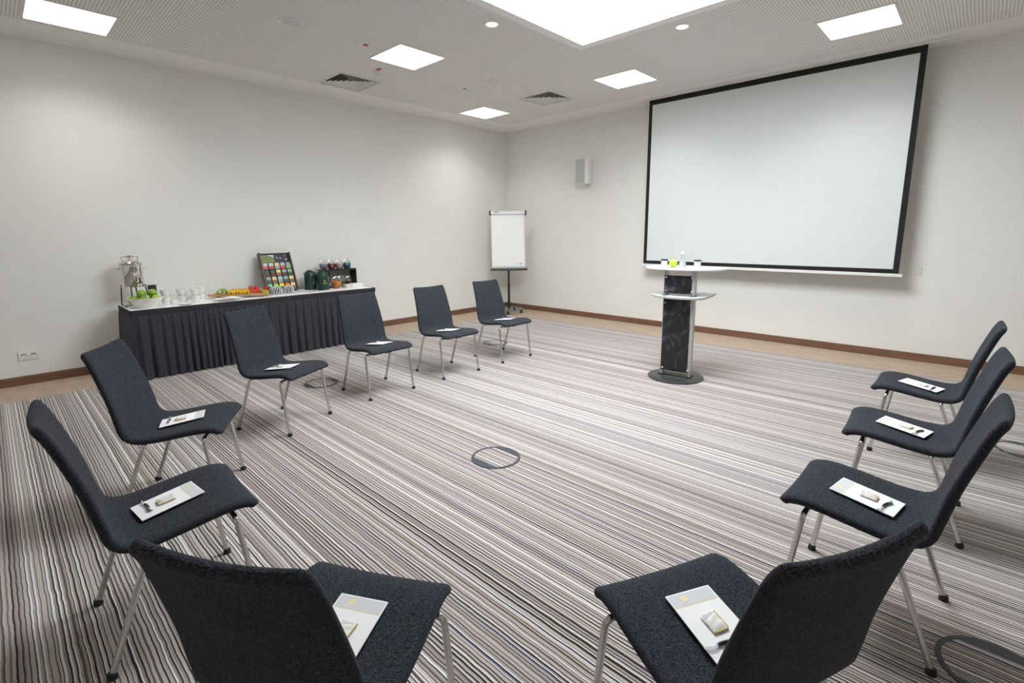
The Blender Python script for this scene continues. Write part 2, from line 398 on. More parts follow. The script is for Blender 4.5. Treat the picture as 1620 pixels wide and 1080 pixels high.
# switch and sockets
t = thing('light_switch', 'small white wall switch right of the projection screen', 'switch', (6.49, 0, 1.035))
part('plate', MB().box(-.04, .04, -.010, 0, -.04, .04), WHITE, t, .003)
part('rocker', MB().box(-.026, .026, -.015, -.009, -.026, .026, Tr(rx=.05)), PORC, t, .002)
t = thing('wall_socket', 'white double power socket low on the left wall', 'socket', (0, -7.088, .297))
part('plate', MB().box(0, .011, -.078, .078, -.042, .042), WHITE, t, .003)
SD = mat('socket_recess', (.16, .16, .15), rough=.6)
for s in (-1, 1):
    q = part('outlet', MB().lathe([(.026, .010), (.026, .014), (.022, .014), (.020, .011), (.0001, .0112)], 24, Tr(ry=PI / 2), closed=False), WHITE, t, T=Matrix.Translation((0, s * .036, 0)))
    arc = [(.0125, .019 * math.cos(a), .019 * math.sin(a)) for a in [PI * (.12 + .76 * k / 10) for k in range(11)]]
    part('recess', MB().tube(arc, .0045, 6), SD, q)

# ------------------------------------------------------------------ floor boxes
BOXM = mat('floorbox_frame', (.045, .055, .065), rough=.45)
FBL = [(2.245, -5.07, 'round floor outlet under the chair before the buffet middle'), (4.765, -5.055, 'round floor outlet in the open middle of the chair circle'),
       (2.25, -2.57, 'round floor outlet beneath the chair nearest the flip chart'), (7.21, -5.06, 'round floor outlet at the bottom right corner'),
       (7.38, -2.53, 'round floor outlet behind the right chair row')]
n = 48; ro, ri = .167, .149
ring = MB(); ring.add([(r * math.cos(2 * PI * k / n), r * math.sin(2 * PI * k / n), z) for (r, z) in ((ro, 0), (ro - .002, .004), (ri, .004), (ri, 0)) for k in range(n)],
                      [(i * n + k, i * n + (k + 1) % n, (i + 1) * n + (k + 1) % n, (i + 1) * n + k) for i in range(3) for k in range(n)])
ring_me = ring.mesh('ring', BOXM)
ch = .104; a0 = math.asin(ch / .153)
seg = [(.153 * math.cos(a), .153 * math.sin(a)) for a in [a0 + (PI - 2 * a0) * k / 16 for k in range(17)]]
seg_me = MB().prism(seg, 0, .0035).mesh('flap', BOXM)
for x, y, lab in FBL:
    t = thing('floor_outlet', lab, 'floor outlet', (x, y, 0.0), 0, 'round floor outlets')
    link('ring', ring_me, t); link('flap', seg_me, t); link('flap', seg_me, t, Matrix.Rotation(PI, 4, 'Z'))
    part('lid', MB().lathe([(.1525, 0), (.1525, .0022), (.0001, .0022)], 40, closed=False), CARPET, t)

# ------------------------------------------------------------------ chairs
prof = catmull([(.286, .428), (.279, .445), (.256, .462), (.21, .473), (.138, .471), (.02, .456), (-.065, .447), (-.125, .449), (-.155, .461), (-.172, .487),
                (-.182, .535), (-.205, .645), (-.24, .765), (-.272, .862), (-.293, .906), (-.306, .925)], 10)
# resample by arclength
S = [0]
for a, b in zip(prof, prof[1:]): S.append(S[-1] + (b - a).length)
L = S[-1]
def at(s):
    for i in range(len(S) - 1):
        if S[i + 1] >= s: 
            u = (s - S[i]) / max(1e-9, S[i + 1] - S[i]); return prof[i].lerp(prof[i + 1], u)
    return prof[-1]
SV = [0, .0015, .005, .010, .016, .024, .034, .046, .06] + [.06 + (L - .12) * k / 46 for k in range(1, 46)] + [L - d for d in (.06, .046, .034, .024, .016, .010, .005, .0015, 0)]
TH = .034
def shell_ring(s):
    c = at(s); e = .004; t = (at(min(L, s + e)) - at(max(0, s - e))).normalized(); nrm = Vector((t.y, -t.x))
    f = s / L; bend = .56
    w = .230 + .006 * math.sin(PI * min(1, f / bend))
    if f > bend: w = .232 - .028 * ((f - bend) / (1 - bend))
    def cornr(d, r): return 0 if d >= r else r - math.sqrt(max(0, r * r - (r - d) ** 2))
    w -= cornr(s, .032) + cornr(L - s, .030)
    th = TH * (1 - .12 * f); h = th / 2
    d = min(s, L - s)
    hh = h if d >= h else max(.0006, math.sqrt(max(0, h * h - (h - d) ** 2)))
    dish = .006 + .010 * max(0, min(1, (f - .45) / .2))
    pts = []
    def P(y, nn):
        k = -dish * (1 - (y / w) ** 2)
        q = c - nrm * h + nrm * (nn + k); pts.append((q.x, y, q.y))
    r = hh; nt = 10
    for k in range(nt + 1): P((w - r) * (1 - 2 * k / nt), hh)
    for k in range(1, 6): a = PI / 2 + PI * k / 6; P(-(w - r) + r * math.cos(a), hh * math.sin(a))
    for k in range(nt + 1): P(-(w - r) * (1 - 2 * k / nt), -hh)
    for k in range(1, 6): a = -PI / 2 + PI * k / 6; P((w - r) + r * math.cos(a), hh * math.sin(a))
    return pts
rings = [shell_ring(s) for s in SV]; RN = len(rings[0])
split = next(i for i, s in enumerate(SV) if at(s).y > .475 and s > L * .4)
# normals from the whole shell, so that seat and backrest meet without a visible seam
full = bpy.data.meshes.new('tmp'); vv = [v for r in rings for v in r]
ff = [(i * RN + k, (i + 1) * RN + k, (i + 1) * RN + (k + 1) % RN, i * RN + (k + 1) % RN) for i in range(len(rings) - 1) for k in range(RN)]
ff.append(tuple(range(RN))); ff.append(tuple((len(rings) - 1) * RN + k for k in range(RN))[::-1])
full.from_pydata(vv, [], ff); full.update()
full.polygons.foreach_set('use_smooth', [True] * len(full.polygons))
vn = [v.normal.copy() for v in full.vertices]
ctr = sum((Vector(v) for v in rings[20]), Vector()) / RN
flip = (Vector(rings[20][5]) - ctr).dot(vn[20 * RN + 5]) < 0
def shell_part(name, i0, i1):
    me = bpy.data.meshes.new(name); off = i0 * RN
    fs = [(i * RN + k, (i + 1) * RN + k, (i + 1) * RN + (k + 1) % RN, i * RN + (k + 1) % RN) for i in range(i1 - i0) for k in range(RN)]
    if i0 == 0: fs.append(tuple(range(RN)))
    if i1 == len(rings) - 1: fs.append(tuple((i1 - i0) * RN + k for k in range(RN))[::-1])
    if flip: fs = [f[::-1] for f in fs]
    me.from_pydata(vv[off:(i1 + 1) * RN], [], fs); me.materials.append(CHAIRF)
    me.polygons.foreach_set('use_smooth', [True] * len(me.polygons)); me.update()
    sg = -1 if flip else 1
    me.normals_split_custom_set_from_vertices([tuple(x * sg) for x in vn[off:(i1 + 1) * RN]])
    return me
seat_me = shell_part('seat', 0, split); back_me = shell_part('backrest', split, len(rings) - 1)
bpy.data.meshes.remove(full)
def leg_mesh(xe, xf, s):
    ye, z = .236, .414; R = .028
    path = [(xe, s * .03, z), (xe, s * (ye - R - .01), z)]
    foot = Vector((xf, s * .241, .012)); el = Vector((xe, s * ye, z)); d = (foot - el).normalized()
    p0 = Vector((xe, s * (ye - R), z)); p2 = el + d * R
    for k in range(7):
        t = k / 6; path.append(p0 * (1 - t) ** 2 + el * 2 * t * (1 - t) + p2 * t * t)
    path.append(foot); return MB().tube(path, .0112, 12).mesh('leg', CHROME, 60)
def cap_mesh(xf, s):
    d = Vector((xf - (.188 if xf > 0 else -.09), 0, -.4)).normalized()
    f = Vector((xf, s * .241, 0))
    return MB().lathe([(.0001, 0), (.0165, 0), (.017, .006), (.0145, .022), (.0108, .026)], 16, Matrix.Translation(f)).mesh('foot_cap', BLACKR)
legs = [(xe, xf, s) for xe, xf in ((.188, .239), (-.09, -.239)) for s in (-1, 1)]
leg_mes = [(leg_mesh(*l), cap_mesh(l[1], l[2])) for l in legs]
frame_me = MB().box(-.11, .205, -.032, .032, .400, .4045).tube([(-.10, -.02, .4085), (.195, -.02, .4085)], .006, 8).tube([(-.10, .02, .4085), (.195, .02, .4085)], .006, 8).mesh('seat_frame', BLACK)
def make_chair(label, loc, rz):
    t = thing('conference_chair', label, 'chair', loc, rz, 'charcoal chairs set in a horseshoe')
    link('seat', seat_me, t); link('backrest', back_me, t); link('seat_frame', frame_me, t)
    for lm, c in leg_mes: link('foot_cap', c, link('leg', lm, t))
    return t
CH = [ # x, y, heading (deg), label, place phrase, pad centre (lx, ly), pad turn, pen shown
 (5.881, -6.757, 118.9, 'charcoal chair in left foreground, seen from behind, cut off by bottom edge', 'left foreground chair seen from behind', (.027, -.018), 0, False),
 (4.767, -6.892, 87.4, 'charcoal chair at the left edge, just behind the left foreground chair', 'chair at the left edge', (.014, .012), 7.5, True),
 (3.764, -6.615, 59.2, 'charcoal chair in front of the left end of the buffet skirt', 'chair before the left end of the buffet', (.020, .007), 13, True),
 (3.041, -5.748, 27.2, 'charcoal chair in front of the buffet middle, below the tea display', 'chair before the buffet middle', (.008, .003), 7, True),
 (2.861, -4.782, 1.3, 'charcoal chair in front of the right end of the buffet table', 'chair before the right end of the buffet', (.014, .025), 14.6, True),
 (2.852, -3.905, -1.4, 'charcoal chair just right of the buffet, second from the flip chart', 'second chair from the flip chart', (.010, .010), 18, True),
 (2.847, -3.029, -0.9, 'charcoal chair nearest the flip chart', 'chair nearest the flip chart', (.010, .030), 14, True),
 (6.832, -2.986, 179.8, 'charcoal chair at far right, the one nearest the screen wall', 'right-hand chair nearest the screen wall', (.026, .023), -15, True),
 (6.835, -4.000, 182.9, 'charcoal chair at right, middle one of the right-hand three', 'middle chair of the right-hand three', (.029, -.010), -14, True),
 (6.808, -4.966, 178.8, 'charcoal chair at right, frontmost of the right-hand three, half hidden by foreground chair', 'frontmost chair of the right-hand three', (.026, .011), -7.6, True),
 (6.617, -6.041, 154.2, 'charcoal chair in right foreground, seen from behind', 'right foreground chair seen from behind', (.030, .002), -2, True)]
c0 = None
for x, y, h, lab, *_ in CH:
    if c0 is None: c0 = make_chair(lab, (x, y, 0), math.radians(h))
    else: dup(c0, (x, y, 0), math.radians(h), label=lab)

# notepads, sachets, pens lying on the seats
pad_me = MB().box(-.108, .108, -.0745, .0745, .0012, .0035).mesh('sheets', PAPER)
band_me = MB().box(.064, .104, -.070, .070, .0035, .0038).mesh('header_band', GREYB)
line_me = MB().box(.0615, .0635, -.070, .070, .0035, .0039).mesh('accent_line', YELL)
dot_me = MB().lathe([(.011, 0), (.011, .0004), (.0001, .0004)], 16, Tr(.086, .028, .0038), closed=False).mesh('emblem', YELL)
def pillow(lx, ly, th, m, name):
    vs = []; fs = []; nx, ny = 10, 8
    for sgn in (1, -1):
        for i in range(nx + 1):
            for j in range(ny + 1):
                u, v = i / nx * 2 - 1, j / ny * 2 - 1
                hgt = th * (1 - u ** 4) * (1 - v ** 4) ** .6 * .5
                crk = .0012 * math.sin(7 * u + 3 * v) * (1 - u * u)
                vs.append((u * lx, v * ly, .0052 + sgn * hgt + crk))
    st = (nx + 1) * (ny + 1)
    for q in range(2):
        for i in range(nx):
            for j in range(ny):
                a = q * st + i * (ny + 1) + j; f = (a, a + ny + 1, a + ny + 2, a + 1); fs.append(f if q == 0 else f[::-1])
    return MB().add(vs, fs).mesh(name, m, 60)
sach_me = pillow(.028, .024, .0088, mat('sachet_white', (.80, .79, .75), rough=.5, noise=.05, nscale=60), 'packet')
sband_me = MB().box(.010, .023, -.018, .018, .0080, .0090).mesh('printed_band', GREYB)
sedge_me = MB().box(-.0310, -.027, -.023, .023, .0030, .0062).box(-.027, .027, -.0265, -.0235, .0030, .0060).mesh('crimped_edge', GOLD)
CLEARP = mat('clear_plastic', (.86, .88, .90), rough=.08, trans=.75, ior=1.2)
pp = catmull([(.003, .068, .0050), (-.003, .045, .0052), (.003, .018, .0052), (.002, -.012, .0052), (-.003, -.036, .0052), (.005, -.050, .0050)], 6)
k1, k2 = int(len(pp) * .34), int(len(pp) * .62)
pen_a = MB().tube(pp[:k1 + 1], [.0028 + .0012 * min(1, i / 4) for i in range(k1 + 1)], 10).mesh('barrel', CLEARP, 60)
pen_b = MB().tube(pp[k1:k2 + 1], .0045, 10).mesh('grip', BLACK, 60)
pen_c = MB().tube(pp[k2:], [.0048 * max(.3, 1 - (i / (len(pp) - k2)) ** 3) for i in range(len(pp) - k2)], 10).mesh('cap', mat('pen_grey', (.22, .23, .25), rough=.3), 60)
tilt = math.atan2(.4700 - .4465, .216)
for x, y, h, lab, ph, (cx, cy), turn, pen in CH:
    cmx = Tr(x, y, 0, math.radians(h))
    base = cmx @ Matrix.Translation((cx, cy, .4478 + (cx + .075) * math.tan(tilt) + .0015)) @ Matrix.Rotation(-tilt, 4, 'Y') @ Matrix.Rotation(math.radians(turn), 4, 'Z')
    t = thing('notepad', 'white notepad with grey header on the ' + ph, 'notepad', mw=base, group='notepads on the chairs')
    link('sheets', pad_me, t); link('header_band', band_me, t); link('accent_line', line_me, t); link('emblem', dot_me, t)
    t = thing('sachet', 'small white sachet lying on the ' + ph, 'sachet', mw=base @ Tr(-.004, random.uniform(-.006, .006), .0037, math.radians(random.uniform(-8, 8))), group='sachets on the notepads')
    link('packet', sach_me, t); link('printed_band', sband_me, t); link('crimped_edge', sedge_me, t)
    if pen:
        t = thing('pen', 'short curved black pen lying on the ' + ph, 'pen', mw=base @ Tr(-.068, .012, .0032, math.radians(random.uniform(-8, 8))), group='pens on the notepads')
        link('barrel', pen_a, t); link('grip', pen_b, t); link('cap', pen_c, t)

# ------------------------------------------------------------------ lectern
LX, LY = 4.815, -2.455
t = thing('lectern', 'silver and black lectern on a round base before the screen', 'lectern', (LX, LY, 0), math.radians(8))
part('base', MB().lathe([(.0001, 0), (.275, 0), (.28, .004), (.278, .010), (.262, .018), (.0001, .020)], 56, closed=False), mat('base_black', (.03, .031, .03), rough=.35), t)
SLV = SILVER
for s, nm in ((-1, 'post'), (1, 'post')):
    part(nm, MB().box(s * .142 - .015, s * .142 + .015, -.036, .036, .018, .833), SLV, t, .006)
    part(nm, MB().box(s * .142 - .015, s * .142 + .015, -.036, .036, .857, 1.115), SLV, t, .006)
    part('shoe', MB().box(s * .142 - .025, s * .142 + .025, -.055, .055, .018, .03), BLACK, t, .003)
    part('collar', MB().box(s * .142 - .022, s * .142 + .022, -.055, .055, .857, .862), BLACK, t)
part('foot_bar', MB().box(-.128, .128, -.02, .02, .02, .055), SLV, t, .003)
PANELM = streaked('dark_mesh_panel', (.012, .013, .015), (.11, .115, .125), (2.2, 1, 1.6), 1.6, .50, .80, rough=.3)
def curved_panel(z0, z1):
    m = MB(); nn = 12; o = []
    pts = [(-.148 + .275 * k / nn, -.042 - .012 * math.sin(PI * k / nn)) for k in range(nn + 1)]
    return m.prism(pts + [(a, b + .004) for a, b in reversed(pts)], z0, z1)
p1 = part('front_panel', curved_panel(.070, .822), PANELM, t); p2 = part('front_panel', curved_panel(.880, 1.062), PANELM, t)
for pnl, z0, z1 in ((p1, .075, .80), (p2, .88, 1.062)):
    for sx in (-1, 1):
        for z in (z0 + .02, z1 - .02):
            part('clip', MB().box(sx * .130 - .010, sx * .130 + .010, -.052, -.036, z - .008, z + .008), STEEL, pnl, .002)
shelf_pts = [(p.x, p.y) for p in catmull([(-.31, .12), (-.29, -.0), (-.21, -.09), (-.05, -.145), (.12, -.135), (.225, -.085), (.255, .02), (.265, .26), (.255, .43)], 6)]
shelf_pts += [(p.x, p.y) for p in catmull([(.24, .46), (.17, .455), (.0, .34), (-.2, .24), (-.295, .18)], 5)]
part('shelf', MB().prism(shelf_pts, .833, .857), mat('shelf_grey', (.44, .45, .45), rough=.35), t, .005)
top_pts = [(p.x, p.y) for p in catmull([(-.40, .10), (-.36, .02), (-.22, -.075), (0, -.115), (.20, -.09), (.36, .0), (.41, .08)], 7)]
top_pts += [(p.x, p.y) for p in catmull([(.40, .16), (.25, .23), (0, .25), (-.25, .23), (-.39, .17)], 6)]
part('top', MB().prism(top_pts, 1.115, 1.140), mat('top_white', (.76, .78, .78), rough=.35), t, .005)
LT = Tr(LX, LY, 1.140, math.radians(8))
def on_top(lx, ly, dz=0): return LT @ Matrix.Translation((lx, ly, dz))
for lx, ly, lab in ((-.172, .0, 'small glass with black cover at the left side of the lectern top'), (.155, .01, 'small glass with black cover at the right side of the lectern top')):
    t = thing('covered_glass', lab, 'glass', mw=on_top(lx, ly), group='covered glasses on the lectern')
    part('tumbler', MB().lathe([(.0001, 0), (.030, 0), (.034, .068), (.032, .068), (.028, .006), (.0001, .006)], 20, closed=False), mat('frosted_glass', (.62, .65, .68), rough=.25), t)
    part('cover', MB().lathe([(.0001, .068), (.036, .068), (.036, .080), (.0001, .082)], 20, closed=False), BLACK, t)
GAP = mat('apple_green', (.42, .54, .05), rough=.3, noise=.12, nscale=12)
def apple(name, label, mw, m, r=.037, group=None):
    t = thing(name, label, 'apple', mw=mw, group=group)
    pr = [(.0001, .012 * r / .037)] + [(r * (math.sin(a) ** .9) * (1 + .06 * math.cos(a)), r * .93 - r * .93 * math.cos(a) * 1.0) for a in [PI * k / 12 for k in range(1, 12)]] + [(.0001, r * 1.62)]
    pr = [(a, max(b, 0)) for a, b in pr]
    part('skin', MB().lathe(pr, 18, closed=False), m, t, sharp=80)
    part('stem', MB().tube([(0, 0, r * 1.60), (.002, .001, r * 1.85), (.005, .002, r * 2.05)], .0014, 6), mat('stem_brown', (.08, .045, .02), rough=.7), t)
    return t
apple('apple', 'yellow-green apple on the lectern top', on_top(-.085, .015), GAP, .043)
t = thing('glass_bottle', 'clear glass water bottle with white cap on the lectern top', 'bottle', mw=on_top(.005, .02))
part('bottle_body', MB().lathe([(.0001, .0), (.034, 0), (.036, .01), (.034, .04), (.020, .085), (.011, .115), (.011, .135), (.009, .135), (.009, .115), (.018, .085), (.032, .04), (.032, .008), (.0001, .006)], 22, closed=False), GLASS, t)
part('bottle_cap', MB().lathe([(.0001, .160), (.016, .158), (.017, .134), (.012, .132)], 18, closed=False), PORC, t)
part('water', MB().lathe([(.0001, .009), (.0295, .009), (.031, .04), (.018, .075), (.0001, .075)], 22, closed=False), mat('water_white', (.85, .87, .87), rough=.2), t)

# ------------------------------------------------------------------ flip chart
FX, FY = .60, -.573
fr = math.radians(48)      # local -y faces the camera side
t = thing('flip_chart', 'white flip chart on a black pole stand in the room corner', 'flip chart', (FX, FY, 0), fr)
DG = mat('flip_dark', (.035, .036, .037), rough=.45)
part('pole', MB().lathe([(.0001, .085), (.022, .085), (.022, .55), (.018, .56), (.018, 1.0), (.0001, 1.0)], 18, closed=False), BLACK, t)
def arcring(a0, a1, r0, r1, z0, z1, n=26):
    P = [(r1 * math.cos(a0 + (a1 - a0) * k / n), r1 * math.sin(a0 + (a1 - a0) * k / n)) for k in range(n + 1)]
    P += [(r0 * math.cos(a1 + (a0 - a1) * k / n), r0 * math.sin(a1 + (a0 - a1) * k / n)) for k in range(n + 1)]
    return MB().prism(P, z0, z1)
part('base_ring', arcring(0, 2 * PI * .999, .215, .265, .070, .088).box(-.03, .03, -.24, .24, .072, .086), mat('base_grey', (.16, .165, .165), rough=.35), t, .003)
for a in (-100, -20, 60, 140, 220):
    a = math.radians(a); cx, cy = .24 * math.cos(a), .24 * math.sin(a)
    c = part('caster', MB().lathe([(.0001, -.014), (.024, -.014), (.028, -.006), (.028, .006), (.024, .014), (.0001, .014)], 18, Tr(cx, cy, .028, a) @ Matrix.Rotation(PI / 2, 4, 'Y'), closed=False), BLACKR, t)
    part('caster_fork', MB().box(-.012, .012, -.016, .016, .035, .074, Tr(cx, cy, 0, a)), DG, c, .002)
BT = Tr(0, -.035, .82, 0, 0, math.radians(-9))    # board leans back
bw = .315
part('board', MB().box(-bw, bw, 0, .018, .0, 1.09, BT), mat('board_back', (.70, .70, .71), rough=.5), t, .003)
pd = part('paper_pad', MB().box(-bw + .012, bw - .018, -.012, 0, .05, 1.02, BT), PAPER, t)
part('printed_mark', MB().box(.20, .255, -.0128, -.012, .10, .112, BT), DG, pd)
cb = part('clamp_bar', MB().box(-bw - .005, bw + .005, -.028, .02, 1.02, 1.085, BT), mat('clamp_silver', (.55, .56, .55), rough=.4, metal=.3), t, .006)
for s in (-1, 1): part('clamp_end', MB().box(s * (bw + .005) - (.0 if s > 0 else .028), s * (bw + .005) + (.028 if s > 0 else 0), -.034, .022, 1.010, 1.092, BT), BLACK, cb, .005)
part('clamp_print', MB().box(-bw + .06, -bw + .14, -.0288, -.028, 1.055, 1.068, BT), DG, cb)
tr = part('pen_tray', MB().box(-bw - .026, bw + .026, -.075, .0, -.02, -.005, BT).box(-bw - .026, bw + .026, -.078, -.070, -.02, .018, BT), DG, t, .003)
part('board_bracket', MB().box(-.05, .05, .018, .05, .05, .45, BT), DG, t)

# ------------------------------------------------------------------ buffet table
TZ = .740; TY0, TY1, TX0, TX1 = -6.31, -3.50, .10, .735
tb = thing('buffet_table', 'long buffet table with white top and pleated charcoal skirt along the left wall', 'table', ((TX0 + TX1) / 2, (TY0 + TY1) / 2, 0))
bx, by = tb.location.x, tb.location.y
def rel(v): return (v[0] - bx, v[1] - by, v[2])
part('tabletop', MB().box(TX0 - bx, TX1 - bx, TY0 - by, TY1 - by, TZ - .028, TZ), mat('table_white', (.90, .905, .90), rough=.35), tb, .003)
for lx in (TX0 + .06, TX1 - .10):
    for ly in (TY0 + .12, TY1 - .12):
        part('leg', MB().lathe([(.0001, 0), (.016, 0), (.016, TZ - .028), (.0001, TZ - .028)], 12, Matrix.Translation(rel((lx, ly, 0))), closed=False), CHROME, tb)
# skirt: one gathered cloth strip round left end, front and right end
corner = .03
pathS = [(TX0 + .01, TY0 - .004)] ; 
seglen = []
def skirt_point(d):
    l1 = TX1 - TX0 - .01; l2 = TY1 - TY0; 
    if d < l1: return Vector((TX0 + .01 + d, TY0, 0)), Vector((0, -1, 0))
    if d < l1 + l2: return Vector((TX1, TY0 + d - l1, 0)), Vector((1, 0, 0))
    return Vector((TX1 - (d - l1 - l2), TY1, 0)), Vector((0, 1, 0))
TOT = 2 * (TX1 - TX0 - .01) + TY1 - TY0
rows = [0, .022, .05, .058, .09, .16, .28, .42, .56, .66, .725, .733]
nc = 760; vs_, fs_ = [], []
ph = 0; phs = []; rnd = random.Random(3)
freq = 2 * PI / .085
for i in range(nc + 1):
    d = TOT * i / nc
    ph += (TOT / nc) * 2 * PI / (.098 * (1 + .42 * math.sin(d * 3.1 + .4) * math.sin(d * 1.3)))
    phs.append(ph)
amps = [.75 + .5 * math.sin(k * 2.4) * math.sin(k * 1.1 + 1) for k in range(200)]
for zi, zd in enumerate(rows):
    g = 0 if zd < .055 else min(1, (zd - .055) / .5) ** .7
    for i in range(nc + 1):
        d = TOT * i / nc; p, nrm = skirt_point(d)
        # soften corners
        l1 = TX1 - TX0 - .01; l2 = TY1 - TY0
        for cpos, na, nb in ((l1, Vector((0, -1, 0)), Vector((1, 0, 0))), (l1 + l2, Vector((1, 0, 0)), Vector((0, 1, 0)))):
            if abs(d - cpos) < .05:
                u = (d - cpos + .05) / .1; nrm = (na * (1 - u) + nb * u).normalized()
        a = amps[int(phs[i] / (2 * PI)) % 200]
        wv = math.sin(phs[i]) + .35 * math.sin(2 * phs[i] + 1.2)
        out = .006 + .004 * (zd > .052) + g * (.026 + .024 * a * wv) + (.003 * math.sin(phs[i] * 2) if zd > .055 else 0)
        q = p + nrm * out
        vs_.append(rel((q.x, q.y, max(.006, TZ - .004 - zd))))
for r in range(len(rows) - 1):
    for i in range(nc):
        a = r * (nc + 1) + i; fs_.append((a, a + 1, a + nc + 2, a + nc + 1))
sk = part('table_skirt', MB().add(vs_, fs_), SKIRT, tb, sharp=180)
sm = sk.modifiers.new('cloth_thickness', 'SOLIDIFY'); sm.thickness = .002; sm.offset = -1
hb = MB()
hb.box(TX0 + .01 - bx, TX1 + .012 - bx, TY0 - .012 - by, TY0 - .007 - by, TZ - .056, TZ + .001)
hb.box(TX1 + .0065 - bx, TX1 + .012 - bx, TY0 - .012 - by, TY1 + .012 - by, TZ - .056, TZ + .001)
hb.box(TX0 + .01 - bx, TX1 + .012 - bx, TY1 + .007 - by, TY1 + .012 - by, TZ - .056, TZ + .001)
part('skirt_band', hb, mat('skirt_band', (.022, .022, .028), rough=.8), sk)

# ---- drinks urn
t = thing('drinks_urn', 'polished steel drinks dispenser at the left end of the buffet', 'dispenser', (.235, -6.180, TZ))
part('body', MB().lathe([(.0001, .215), (.098, .215), (.104, .225), (.104, .44), (.108, .445), (.108, .452), (.0001, .455)], 36, closed=False), STEEL, t)
lid = part('lid', MB().lathe([(.106, .455), (.100, .470), (.07, .492), (.03, .503), (.0001, .505)], 36, closed=False), STEEL, t)
part('knob', MB().lathe([(.010, .503), (.008, .525), (.022, .536), (.024, .545), (.0001, .552)], 18, closed=False), STEEL, lid)
for s in (-1, 1):
    part('handle', MB().tube([(0, s * .100, .40), (0, s * .135, .405), (0, s * .142, .412)], .007, 8).tube([(0, s * .06, .478), (0, s * .075, .53), (0, s * .03, .535), (0, s * .016, .515)], .006, 8), STEEL, t)
st_ = part('stand', MB().lathe([(.085, .205), (.112, .205), (.112, .218), (.085, .218), (.085, .205)], 36, closed=False).lathe([(.0001, 0), (.125, 0), (.125, .010), (.0001, .012)], 36, closed=False), STEEL, t)
for a in (70, 160, 250, 340):
    a = math.radians(a)
    part('stand_leg', MB().tube([(.124 * math.cos(a), .124 * math.sin(a), .005), (.118 * math.cos(a), .118 * math.sin(a), .11), (.108 * math.cos(a), .108 * math.sin(a), .225)], .007, 8), mat('dark_steel', (.12, .12, .12), rough=.3, metal=.8), st_)
tp = part('tap', MB().tube([(.09, .03, .245), (.15, .045, .245), (.158, .047, .215)], .011, 10), STEEL, t)
part('tap_lever', MB().tube([(.135, .04, .25), (.14, .042, .31)], .007, 8), BLACK, tp)
part('drip_tray', MB().box(.09, .135, -.03, .06, .0, .018), BLACK, t, .004)
t = thing('power_cable', 'thin black cable looped beside the fruit bowl at the buffet corner', 'cable', (.375, -6.275, TZ))
part('cord', MB().tube([tuple(p) for p in catmull([(-.035, -.02, .005), (-.02, .02, .012), (.0, .033, .022), (.022, .015, .018), (.028, -.012, .008), (.012, -.024, .005), (-.01, -.02, .005)], 6)], .004, 8), BLACKR, t)
t = thing('drinking_cup', 'small black cup standing at the right of the steel dispenser', 'cup', (.33, -6.03, TZ))
part('wall', MB().lathe([(.0001, 0), (.034, 0), (.036, .02), (.042, .215), (.040, .215), (.032, .01), (.0001, .008)], 20, closed=False), mat('cup_black', (.03, .03, .03), rough=.3), t)

# ---- fruit bowl and apples
bwx, bwy = .552, -6.142
t = thing('fruit_bowl', 'wide white porcelain bowl holding green apples on the buffet', 'bowl', (bwx, bwy, TZ))
part('bowl', MB().lathe([(.0001, 0), (.090, 0), (.097, .010), (.138, .060), (.163, .108), (.157, .109), (.130, .062), (.085, .018), (.0001, .014)], 40, closed=False), PORC, t)
al = [(.0, -.100, .082, 'leftmost green apple in the white bowl'), (.095, -.03, .080, 'front green apple in the white bowl, below the top ones'), (.055, .085, .082, 'rightmost green apple in the white bowl, yellowish'),
      (-.06, .08, .080, 'rear right green apple half hidden in the white bowl'), (-.09, -.04, .080, 'rear left green apple half hidden in the white bowl'), (.012, -.030, .140, 'upper left green apple on the bowl heap'), (.0, .062, .142, 'upper right green apple on the bowl heap')]
GA2 = mat('apple_deep_green', (.22, .37, .03), rough=.3, noise=.2, nscale=14)
for dx, dy, dz, lab in al:
    apple('apple', lab, Tr(bwx + dx, bwy + dy, TZ + dz - .03, random.uniform(0, 6), random.uniform(-.3, .3), random.uniform(-.3, .3)), GA2 if 'rightmost' not in lab else GAP, .044, 'green apples in the bowl')

# ---- cups
def cup(label, x, y, z, rz=0, r=.047, h=.078, group='white cups on the buffet', name='coffee_cup', cat='cup'):
    t = thing(name, label, cat, (x, y, z), rz, group)
    part('bowl', MB().lathe([(.0001, 0), (r * .6, 0), (r * .62, .006), (r * .9, h * .5), (r, h), (r * .94, h), (r * .84, h * .5), (r * .5, .008), (.0001, .007)], 24, closed=False), PORC, t)
    part('handle', MB().tube([(0, r * .93, h * .82), (0, r * 1.35, h * .78), (0, r * 1.45, h * .5), (0, r * 1.1, h * .25), (0, r * .8, h * .28)], .0045, 8), PORC, t)
for i, (x, y, k, where) in enumerate([(.37, -5.925, 2, 'left'), (.39, -5.775, 2, 'second'), (.50, -5.665, 2, 'third'), (.30, -5.553, 2, 'rear right')]):
    for j in range(k):
        cup('white cup, %s in the %s cup stack on the buffet' % (('bottom', 'top')[j], where), x, y, TZ + .0785 * j, random.uniform(-.6, .6))
cup('small white milk cup in front of the cup stacks', .53, -5.885, TZ, PI, .040, .055, None, 'milk_cup')
t = thing('saucer', 'white saucer beside the milk cup on the buffet', 'saucer', (.625, -5.80, TZ))
part('dish', MB().lathe([(.0001, 0), (.04, 0), (.075, .012), (.074, .015), (.04, .005), (.0001, .004)], 28, closed=False), PORC, t)

